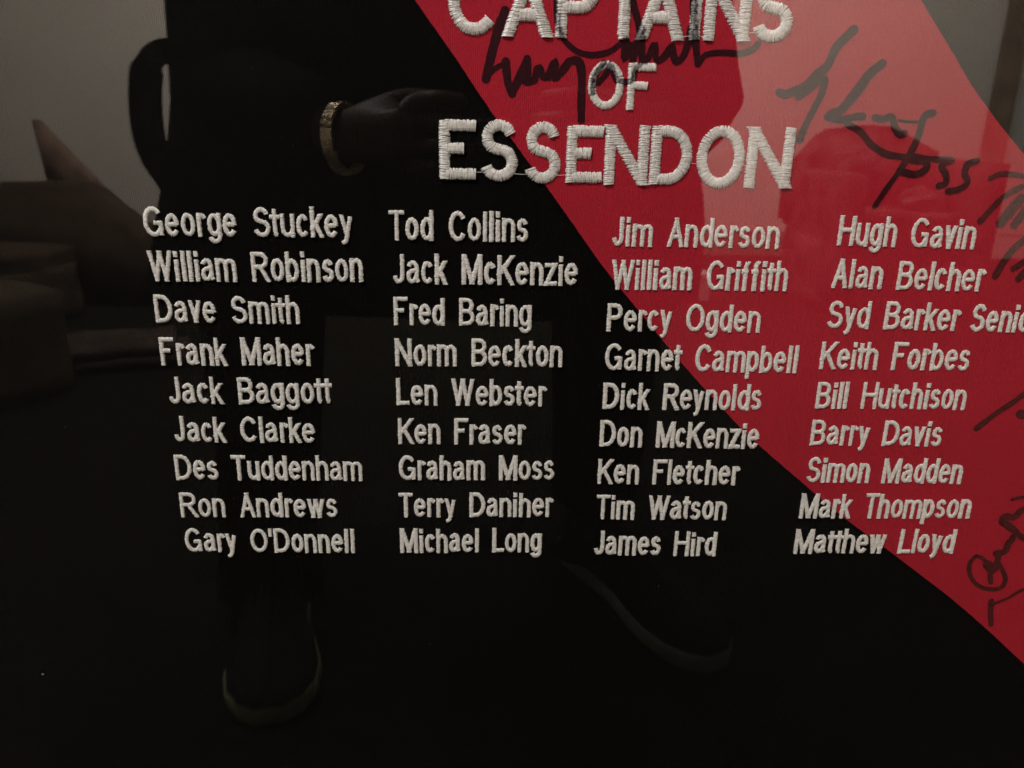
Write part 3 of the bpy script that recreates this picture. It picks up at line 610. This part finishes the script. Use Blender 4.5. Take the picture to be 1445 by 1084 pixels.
for sh, el, wr, hd, sg in ((shL, elbowL, wristL, handL, 1), (shR, elbowR, wristR, handR, -1)):
    a = sv(sh, 0.055, i2); b = sv(el, 0.040, a); c = sv((el + wr) / 2, 0.034, b); d = sv(wr, (0.026, 0.022), c)
    p = sv(hd, (0.034, 0.020), d)
    for k, (oz, ln) in enumerate(((0.030, 0.9), (0.011, 1.0), (-0.009, 0.95), (-0.028, 0.75))):
        kn = hd + Vector((0.030 * sg * (0.9 if k in (0, 3) else 1.0), 0.004, oz))
        f1 = sv(kn, 0.0095, p); f2 = sv(kn + Vector((0.020 * sg * ln, 0.020, 0.001)), 0.0088, f1)
        f3 = sv(kn + Vector((0.036 * sg * ln, 0.012, 0.0)), 0.0080, f2); sv(kn + Vector((0.048 * sg * ln, -0.002, 0.0)), 0.0072, f3)
    t1 = sv(hd + Vector((-0.004 * sg, -0.016, 0.026)), 0.013, p); t2 = sv(hd + Vector((0.020 * sg, -0.030, 0.034)), 0.0105, t1); sv(hd + Vector((0.046 * sg, -0.030, 0.030)), 0.009, t2)
me = bpy.data.meshes.new('body'); me.from_pydata(sk_v, sk_e, []); me.update()
body = link('body', me, M_SKIN, person); ploc(body)
md = body.modifiers.new('skin', 'SKIN'); md.use_smooth_shade = True
for i, r in enumerate(sk_r): me.skin_vertices[0].data[i].radius = r
me.skin_vertices[0].data[0].use_root = True
sb_ = body.modifiers.new('sub', 'SUBSURF'); sb_.levels = 2; sb_.render_levels = 2

# hair
bm = bmesh.new(); bmesh.ops.create_uvsphere(bm, u_segments=20, v_segments=14, radius=0.105)
for v in bm.verts:
    v.co.z *= 1.05
    if v.co.y > 0.03 and v.co.z < 0.02: v.co *= 0.72
    v.co *= 1 + 0.04 * noise.noise(v.co * 40)
o = from_bm('hair', bm, M_HAIR, person, smooth=True); o.location = neck + Vector((0, 0.055, 0.20)) - person.location

# coat: rings through the silhouette
left_edge = [(-0.3515, -0.701, 1.1051), (-0.3687, -0.701, 0.9909), (-0.3839, -0.701, 0.8823), (-0.3993, -0.701, 0.8053), (-0.4004, -0.701, 0.7492), (-0.4025, -0.701, 0.6826), (-0.4138, -0.701, 0.613), (-0.4319, -0.701, 0.5495), (-0.4454, -0.701, 0.4979), (-0.4534, -0.701, 0.4448)]
right_edge = [(0.1745, -0.701, 1.1201), (0.1959, -0.701, 1.0055), (0.2118, -0.701, 0.8962), (0.2219, -0.701, 0.8187), (0.2303, -0.701, 0.762), (0.2417, -0.701, 0.6947), (0.2573, -0.701, 0.6245), (0.2689, -0.701, 0.5605), (0.2708, -0.701, 0.5083), (0.2688, -0.701, 0.4544)]
rings = []
tops = [((-0.08, -0.67, 1.43), 0.075, 0.07), ((-0.08, -0.69, 1.38), 0.15, 0.09), ((-0.08, -0.72, 1.30), 0.23, 0.115), ((-0.08, -0.74, 1.20), 0.26, 0.125), ((-0.085, -0.74, 1.10), 0.275, 0.135)]
N_ = 56
def ring(c, rx, ry, fold, k):
    out = []
    for j in range(N_):
        a = 2 * PI * j / N_
        f = 1 + fold * (0.5 * math.sin(a * 9 + k * 0.12) + 0.5 * math.sin(a * 5 + 1.7))
        cx_, sy_ = math.cos(a), math.sin(a)
        out.append((c[0] + rx * math.copysign(abs(cx_) ** 0.8, cx_) * (1 if abs(cx_) > .95 else f), c[1] + ry * math.copysign(abs(sy_) ** 0.8, sy_) * f, c[2]))
    return out
for k, (c, rx, ry) in enumerate(tops): rings.append(ring(c, rx, ry, 0.01, k))
for k, (l, r) in enumerate(zip(left_edge, right_edge)):
    c = ((l[0] + r[0]) / 2, -0.70, (l[2] + r[2]) / 2)
    if c[2] < 1.05: rings.append(ring(c, (r[0] - l[0]) / 2, 0.14 + 0.004 * k, 0.01 + 0.006 * k, k + 5))
Vc, Fc = loft(rings)
coat = from_lists('coat', Vc, Fc, M_COAT, person); ploc(coat)
for sh, el, wr in ((shL, elbowL, wristL), (shR, elbowR, wristR)):
    cuff = wr + (el - wr) * 0.12
    pts = [sh, (sh * 0.5 + el * 0.5), el + (sh - el) * 0.12, el, el + (cuff - el) * 0.3, (el + cuff) / 2, cuff]
    Vs, Fs = tube(pts, [0.075, 0.066, 0.060, 0.060, 0.055, 0.047, 0.040], 20)
    s = from_lists('sleeve', Vs, Fs, M_COAT, coat)
Vt, Ft = [], []
for hip, knee, ank in ((hipL, kneeL, ankL), (hipR, kneeR, ankR)):
    v, f = tube([hip + Vector((0, 0, .05)), (hip + knee) / 2, knee + Vector((0, 0.01, .06)), knee, (knee + ank) / 2, ank + Vector((0, 0, 0.05)), ank + Vector((0, 0.02, -0.045))], [0.105, 0.095, 0.078, 0.074, 0.068, 0.066, 0.072], 20)
    b = len(Vt); Vt += v; Ft += [tuple(q + b for q in ff) for ff in f]
tr = from_lists('trousers', Vt, Ft, M_TROUSER, person); ploc(tr)

# shoes
M_SOLE_G = simple('glint_tinted_rubber_sole', (0.30, 0.32, 0.18), 0.6, 0.3, 30)  # brighter, greenish base colour on the left sole stands in for a glint
def shoe(heel, toe, width, msole):
    h, t = Vector((*heel, 0)), Vector((*toe, 0)); L = (t - h).length; d = (t - h) / L; s = Vector((d.y, -d.x, 0))
    prof = [(0.0, .55), (0.03, .72), (0.10, .80), (0.30, .74), (0.48, .76), (0.62, .92), (0.75, 1.0), (0.87, .92), (0.95, .68), (1.0, .30)]
    def out(z, grow, hs=1.0):
        P = []
        for u, wv in prof: P.append(h + d * (u * L) + s * (wv * width / 2 * grow) + Vector((0, 0, z)))
        for u, wv in reversed(prof): P.append(h + d * (u * L) - s * (wv * width / 2 * grow * 0.94) + Vector((0, 0, z)))
        return P
    sole_r = [out(0.002, 0.95), out(0.006, 1.0), out(0.022, 1.02), out(0.027, 0.98)]
    sv_, sf_ = loft([[tuple(p) for p in r] for r in sole_r])
    heights = [0.085, 0.098, 0.105, 0.100, 0.082, 0.066, 0.056, 0.048, 0.040, 0.031]
    def upper(fr, gr):
        P = []
        for (u, wv), hh in zip(prof, heights): P.append(h + d * (0.01 + u * L * 0.97) + s * (wv * width / 2 * gr) + Vector((0, 0, 0.026 + (hh - 0.026) * fr)))
        for (u, wv), hh in zip(reversed(prof), reversed(heights)): P.append(h + d * (0.01 + u * L * 0.97) - s * (wv * width / 2 * gr * .94) + Vector((0, 0, 0.026 + (hh - 0.026) * fr)))
        return P
    up = [upper(0, .96), upper(.35, .94), upper(.65, .84), upper(.88, .64), upper(1.0, .34), upper(1.02, .05)]
    uv_, uf_ = loft([[tuple(p) for p in r] for r in up])
    u_ = from_lists('shoe', uv_, uf_, M_SHOE, person); ploc(u_)
    from_lists('sole', sv_, sf_, msole, u_)
    # laces
    for k in range(4):
        u0 = 0.42 + 0.07 * k; c = h + d * (u0 * L); z = 0.026 + (0.090 - 0.012 * k)
        v, f = tube([c + s * 0.026 + Vector((0, 0, z - .026)), c + Vector((0, 0, z - .012)), c - s * 0.026 + Vector((0, 0, z - .026))], [0.003] * 3, 6)
        from_lists('lace', v, f, M_STRAP, u_)
shoe((-0.325, -0.675), (-0.262, -0.385), 0.118, M_SOLE_G)
shoe((0.128, -0.790), (0.285, -0.480), 0.118, M_SOLE)

# strap loop of a bag at the hip
lp = [(-0.3473, -0.581, 0.7322), (-0.3685, -0.571, 0.7352), (-0.3835, -0.561, 0.7225), (-0.3918, -0.561, 0.6921), (-0.3938, -0.561, 0.6515), (-0.392, -0.571, 0.6233), (-0.3814, -0.581, 0.5964), (-0.3784, -0.601, 0.5593)]
P = smooth_path(lp, 0.008)
Vb, Fb = [], []
W_, T_ = [0.017, 0.0035]
for i, p in enumerate(P):
    t = P[min(i + 1, len(P) - 1)] - P[max(i - 1, 0)]; t = Vector(t).normalized()
    a = t.cross(Vector((0, 1, 0))).normalized(); b = Vector((0, 1, 0)); p = Vector(p)
    wv = W_ * (1.0 if i > 6 else 0.75)
    for sa, sb2 in ((1, 1), (1, -1), (-1, -1), (-1, 1)): Vb.append(tuple(p + a * wv * sa + b * T_ * sb2))
    if i:
        k = len(Vb) - 8
        for j in range(4): Fb.append((k + j, k + (j + 1) % 4, k + 4 + (j + 1) % 4, k + 4 + j))
bag = thing('shoulder_bag', 'black shoulder bag with wide strap looping out at the hip of the person', 'bag', lp[-1])
o = from_lists('strap', Vb, Fb, M_STRAP, bag, smooth=False); o.location = -bag.location
c = Vector(lp[-1]) + Vector((0.03, -0.07, -0.12))
o = from_bm('bag_body', box_bm(tuple(c), (0.06, 0.16, 0.22), bev=0.02, seg=3), M_STRAP, bag, smooth=True); o.location = -bag.location

# gold bracelet
ax = (wristL - handL).normalized()
bc = V3((-0.149, -0.408, 0.6476))
br = thing('bracelet', 'gold link bracelet worn on the wrist of the hand holding the phone', 'bracelet', bc)
ua = ax.cross(Vector((0, 0, 1))).normalized(); ub = ax.cross(ua).normalized()
link_bm = box_bm((0, 0, 0), (0.0037, 0.0125, 0.0034), bev=0.0006, seg=2)
link_me = None
for k in range(54):
    a = 2 * PI * k / 54
    rad = ua * math.cos(a) * 0.027 + ub * math.sin(a) * 0.031
    if link_me is None:
        o = from_bm('bracelet_link', link_bm, M_GOLD, br, smooth=False); link_me = o.data
    else:
        o = bpy.data.objects.new('bracelet_link', link_me); COL.objects.link(o); o.parent = br
    tdir = (-ua * math.sin(a) * 0.027 + ub * math.cos(a) * 0.031).normalized(); nrm = rad.normalized()
    m = Matrix((tdir, ax, nrm)).transposed().to_4x4()
    m = m @ Matrix.Rotation(random.uniform(-.16, .16), 4, 'X') @ Matrix.Rotation(random.uniform(-.12, .12), 4, 'Y')
    m.translation = rad; o.matrix_local = m

# phone just behind the camera
Rm = Matrix(CAM_ROT)
ph = thing('phone', 'black mobile phone held between both hands in front of the coat', 'phone', Vector(CAM_LOC) + Rm @ Vector((0.022, -0.020, 0.008)))
ph.rotation_euler = Rm.to_euler()
from_bm('phone_shell', box_bm((0, 0, 0), (0.146, 0.071, 0.0076), bev=0.0034, seg=3), M_PHONE, ph, smooth=True)
from_bm('screen', box_bm((0, 0, 0.0042), (0.140, 0.066, 0.0006), bev=0.0002, seg=1), M_SCREEN, ph)
for k in range(1):
    bm = bmesh.new(); bmesh.ops.create_cone(bm, segments=28, radius1=0.0062, radius2=0.0062, depth=0.001, cap_ends=True)
    from_bm('lens_ring', bm, M_STEEL, ph, loc=(-0.048, 0.020, -0.0043))

# ------------------------------------------------------------------ furniture seen in the reflection
def cushion_bm(c, s, rz, puff=0.25, bm=None):
    bm = bmesh.new(); bmesh.ops.create_cube(bm, size=1.0)
    bmesh.ops.subdivide_edges(bm, edges=bm.edges, cuts=5, use_grid_fill=True)
    for v in bm.verts:
        x, y, z = v.co * 2
        k = (1 - abs(x) ** 3) * (1 - abs(y) ** 3) * 0.5 + 0.5
        r = 1 - 0.12 * (abs(x) * abs(y)) ** 2
        v.co = Vector((x * 0.5 * s[0] * r, y * 0.5 * s[1] * r, z * 0.5 * s[2] * (1 - puff + puff * k)))
        v.co *= 1 + 0.03 * noise.noise(v.co * 9 + Vector(c))
    bmesh.ops.rotate(bm, cent=(0, 0, 0), matrix=Matrix.Rotation(rz, 3, 'Z'), verts=bm.verts)
    bmesh.ops.translate(bm, vec=c, verts=bm.verts)
    return bm

# brown sofa against the left
SX, SY = (-1.6996, -2.551, 0.3641)[0], (-1.6996, -2.551, 0.3641)[1]
sofa = thing('sofa', 'low dark brown fabric sofa reflected in front of the pale wall', 'sofa', (SX, SY, 0))
def sp(name, c, s, rz=0.0, puff=0.2, mat=M_SOFA):
    return from_bm(name, cushion_bm(c, s, rz, puff), mat, sofa, smooth=True)
sp('seat_base', (-0.48, 0.10, 0.10), (1.30, 0.50, 0.18), 0.10, 0.05)
sp('seat_cushion', (-0.80, 0.04, 0.20), (0.62, 0.42, 0.10), 0.10)
sp('seat_cushion', (-0.16, 0.10, 0.20), (0.60, 0.42, 0.10), 0.10)
prof = [(-2.1825, -2.651, 0.4456), (-1.6872, -2.651, 0.4641), (-1.5531, -2.651, 0.456), (-1.4429, -2.651, 0.346), (-1.2936, -2.651, 0.2229), (-1.2488, -2.651, 0.0023), (-2.2834, -2.651, -0.0222)]
bm = bmesh.new(); fr = [bm.verts.new((x, y + 0.0, max(z, 0.01))) for x, y, z in prof]; bk = [bm.verts.new((x, y - 0.2, max(z, 0.01))) for x, y, z in prof]
bm.faces.new(fr[::-1]); bm.faces.new(bk)
for i in range(len(prof)): j = (i + 1) % len(prof); bm.faces.new((fr[i], fr[j], bk[j], bk[i]))
bmesh.ops.bevel(bm, geom=bm.edges[:], offset=0.022, segments=3, affect='EDGES')
o = from_bm('backrest', bm, M_SOFA, sofa, smooth=True); o.location = -sofa.location
# tan pointed cushion behind the sofa's corner
tri = [(-1.849, -2.951, 0.701), (-1.8222, -2.951, 0.4347), (-1.6255, -2.951, 0.2422), (-1.4218, -2.951, 0.1802), (-1.6514, -2.951, 0.4657)]
bm = bmesh.new()
fr = [bm.verts.new((x, y + 0.03, z)) for x, y, z in tri]; bk = [bm.verts.new((x, y - 0.05, z)) for x, y, z in tri]
bm.faces.new(fr); bm.faces.new(bk[::-1])
for i in range(5): bm.faces.new((fr[i], bk[i], bk[(i + 1) % 5], fr[(i + 1) % 5]))
bmesh.ops.bevel(bm, geom=bm.edges[:], offset=0.012, segments=2, affect='EDGES')
o = from_bm('cushion', bm, M_TAN, smooth=True); o['label'] = 'tan pointed cushion propped upright behind the dark brown sofa'; o['category'] = 'cushion'

# tan pouf at the lower left
pc = (-1.197, -1.491, -0.0006)
o = from_bm('pouf', cushion_bm((0, 0, 0.135), (0.46, 0.40, 0.26), 0.55, 0.08), M_POUF, loc=(pc[0] - 0.17, pc[1] - 0.08, 0.0), smooth=True); o['label'] = 'square tan leather pouf on the dark carpet beside the folded blanket'; o['category'] = 'pouf'

# folded rose-grey blanket on the carpet
b0 = (-1.1503, -1.871, -0.0032)
bl = thing('blanket', 'folded rose-grey wool blanket lying on the carpet before the sofa', 'blanket', (b0[0], b0[1], 0))
def sheet(z, sx, sy, rz, ofs):
    bm = bmesh.new(); bmesh.ops.create_grid(bm, x_segments=26, y_segments=14, size=0.5)
    for v in bm.verts:
        v.co = Vector((v.co.x * sx, v.co.y * sy, 0.012 * noise.noise(Vector((v.co.x * 5, v.co.y * 6, z * 40)))))
    g = bmesh.ops.extrude_face_region(bm, geom=bm.faces[:])
    bmesh.ops.translate(bm, vec=(0, 0, 0.022), verts=[e for e in g['geom'] if isinstance(e, bmesh.types.BMVert)])
    bmesh.ops.rotate(bm, cent=(0, 0, 0), matrix=Matrix.Rotation(rz, 3, 'Z'), verts=bm.verts)
    bmesh.ops.translate(bm, vec=(ofs[0], ofs[1], z), verts=bm.verts)
    from_bm('fold', bm, M_ROSE, bl, smooth=True)
sheet(0.010, 0.46, 0.26, -0.35, (0, 0)); sheet(0.044, 0.42, 0.24, -0.38, (-0.01, 0.005))

# armchair on the right
ch0 = (1.6332, -2.901, 0.0084)
chair = thing('armchair', 'low dark red-brown armchair with a peaked back reflected before the pale wall', 'armchair', (ch0[0], ch0[1] - 0.05, 0))
def cp(name, c, s, rz=0.0, puff=0.2, mat=M_CHAIR): return from_bm(name, cushion_bm(c, s, rz, puff), mat, chair, smooth=True)
cp('seat_base', (0, -0.02, 0.15), (0.66, 0.6, 0.28), 0.03, 0.05)
cp('seat_cushion', (0, 0.05, 0.34), (0.46, 0.5, 0.12), 0.03)
cp('armrest', (-0.24, 0.0, 0.30), (0.13, 0.6, 0.50), 0.03, 0.08)
cp('armrest', (0.30, 0.0, 0.32), (0.13, 0.6, 0.56), 0.03, 0.08)
prof = [(-0.31, 0.30), (-0.31, 0.50), (-0.27, 0.58), (-0.17, 0.715), (0.0, 0.74), (0.14, 0.73), (0.22, 0.68), (0.36, 0.62), (0.365, 0.30)]
bm = bmesh.new(); fr = [bm.verts.new((x, -0.20, z)) for x, z in prof]; bk = [bm.verts.new((x, -0.36, z)) for x, z in prof]
bm.faces.new(fr[::-1]); bm.faces.new(bk)
for i in range(len(prof)): j = (i + 1) % len(prof); bm.faces.new((fr[i], fr[j], bk[j], bk[i]))
bmesh.ops.bevel(bm, geom=bm.edges[:], offset=0.025, segments=3, affect='EDGES')
from_bm('backrest', bm, M_CHAIR, chair, smooth=True)
lab = ('rumpled pale pink cloth, uppermost on the dark red-brown armchair', 'small pale pink cloth bundle beside the armrest of the dark red-brown armchair', 'flat pale pink cloth at the front of the seat of the dark red-brown armchair')
for lb, (dx, dz, sx, sz, dy) in zip(lab, ((-0.05, 0.56, 0.20, 0.18, -0.12), (-0.19, 0.46, 0.10, 0.12, 0.02), (0.10, 0.44, 0.16, 0.10, 0.10))):
    bm = bmesh.new(); bmesh.ops.create_icosphere(bm, subdivisions=4, radius=0.5)
    for v in bm.verts:
        v.co *= 1 + 0.28 * noise.noise(v.co * 3.2 + Vector((dx * 30, 0, 1))) + 0.10 * noise.noise(v.co * 9)
        v.co = Vector((v.co.x * sx, v.co.y * 0.10, v.co.z * sz))
    o = from_bm('cloth_bundle', bm, M_PINK, loc=(ch0[0] + dx, ch0[1] - 0.05 + dy, dz), smooth=True)
    o['label'] = lb; o['category'] = 'cloth'; o['group'] = 'cloths on the armchair'

# pale box and pale folded card on the floor
q = (0.8613, -2.931, -0.0046)
o = from_bm('storage_box', box_bm((0, 0, 0.062), (0.125, 0.12, 0.12), 0.05, bev=0.006), M_PALE, loc=(q[0], q[1], 0)); o['label'] = 'small pale box on the dark carpet near the skirting'; o['category'] = 'box'
q = (1.502, -3.051, 0.0151)
bm = bmesh.new(); pts = [(-0.062, 0, 0.002), (0.075, 0, 0.002), (-0.05, 0.0, 0.125), (-0.05, -0.09, 0.002)]
vs = [bm.verts.new(p) for p in pts]
for f in ((0, 1, 2), (1, 3, 2), (3, 0, 2), (0, 3, 1)): bm.faces.new([vs[i] for i in f])
bmesh.ops.bevel(bm, geom=bm.edges[:], offset=0.003, segments=1, affect='EDGES')
o = from_bm('folded_card', bm, M_PALE, loc=(q[0], q[1], 0)); o['label'] = 'pale card folded to a point standing by the foot of the armchair'; o['category'] = 'card'

# skirting board on the back wall
bm = box_bm((-0.05, WALL_Y + 0.010, 0.075), (5.6, 0.018, 0.15), bev=0.004)
o = struct('skirting_board', bm, M_SKIRT)

# door with dark wooden architrave on the right of the back wall
da = (2.9223, -4.331, 1.0744)
door = thing('door', 'pale painted door in a dark brown wooden frame in the back wall', 'door', (da[0] + 0.48, WALL_Y, 0))
for x in (-0.48, 0.48):
    from_bm('door_frame', box_bm((x, 0.022, 1.04), (0.13, 0.04, 2.08), bev=0.006), M_WOOD, door)
from_bm('door_frame', box_bm((0, 0.022, 2.125), (1.09, 0.04, 0.085), bev=0.006), M_WOOD, door)
from_bm('door_panel', box_bm((0, 0.008, 1.03), (0.826, 0.012, 2.05), bev=0.003), M_DOOR, door)
for zc, hh in ((0.5, 0.7), (1.45, 0.8)):
    for xc in (-0.2, 0.2): from_bm('raised_panel', box_bm((xc, 0.018, zc), (0.28, 0.007, hh), bev=0.003), M_DOOR, door)
bm = bmesh.new(); bmesh.ops.create_uvsphere(bm, u_segments=16, v_segments=10, radius=0.027)
from_bm('handle', bm, M_STEEL, door, loc=(-0.36, 0.055, 1.0), smooth=True)
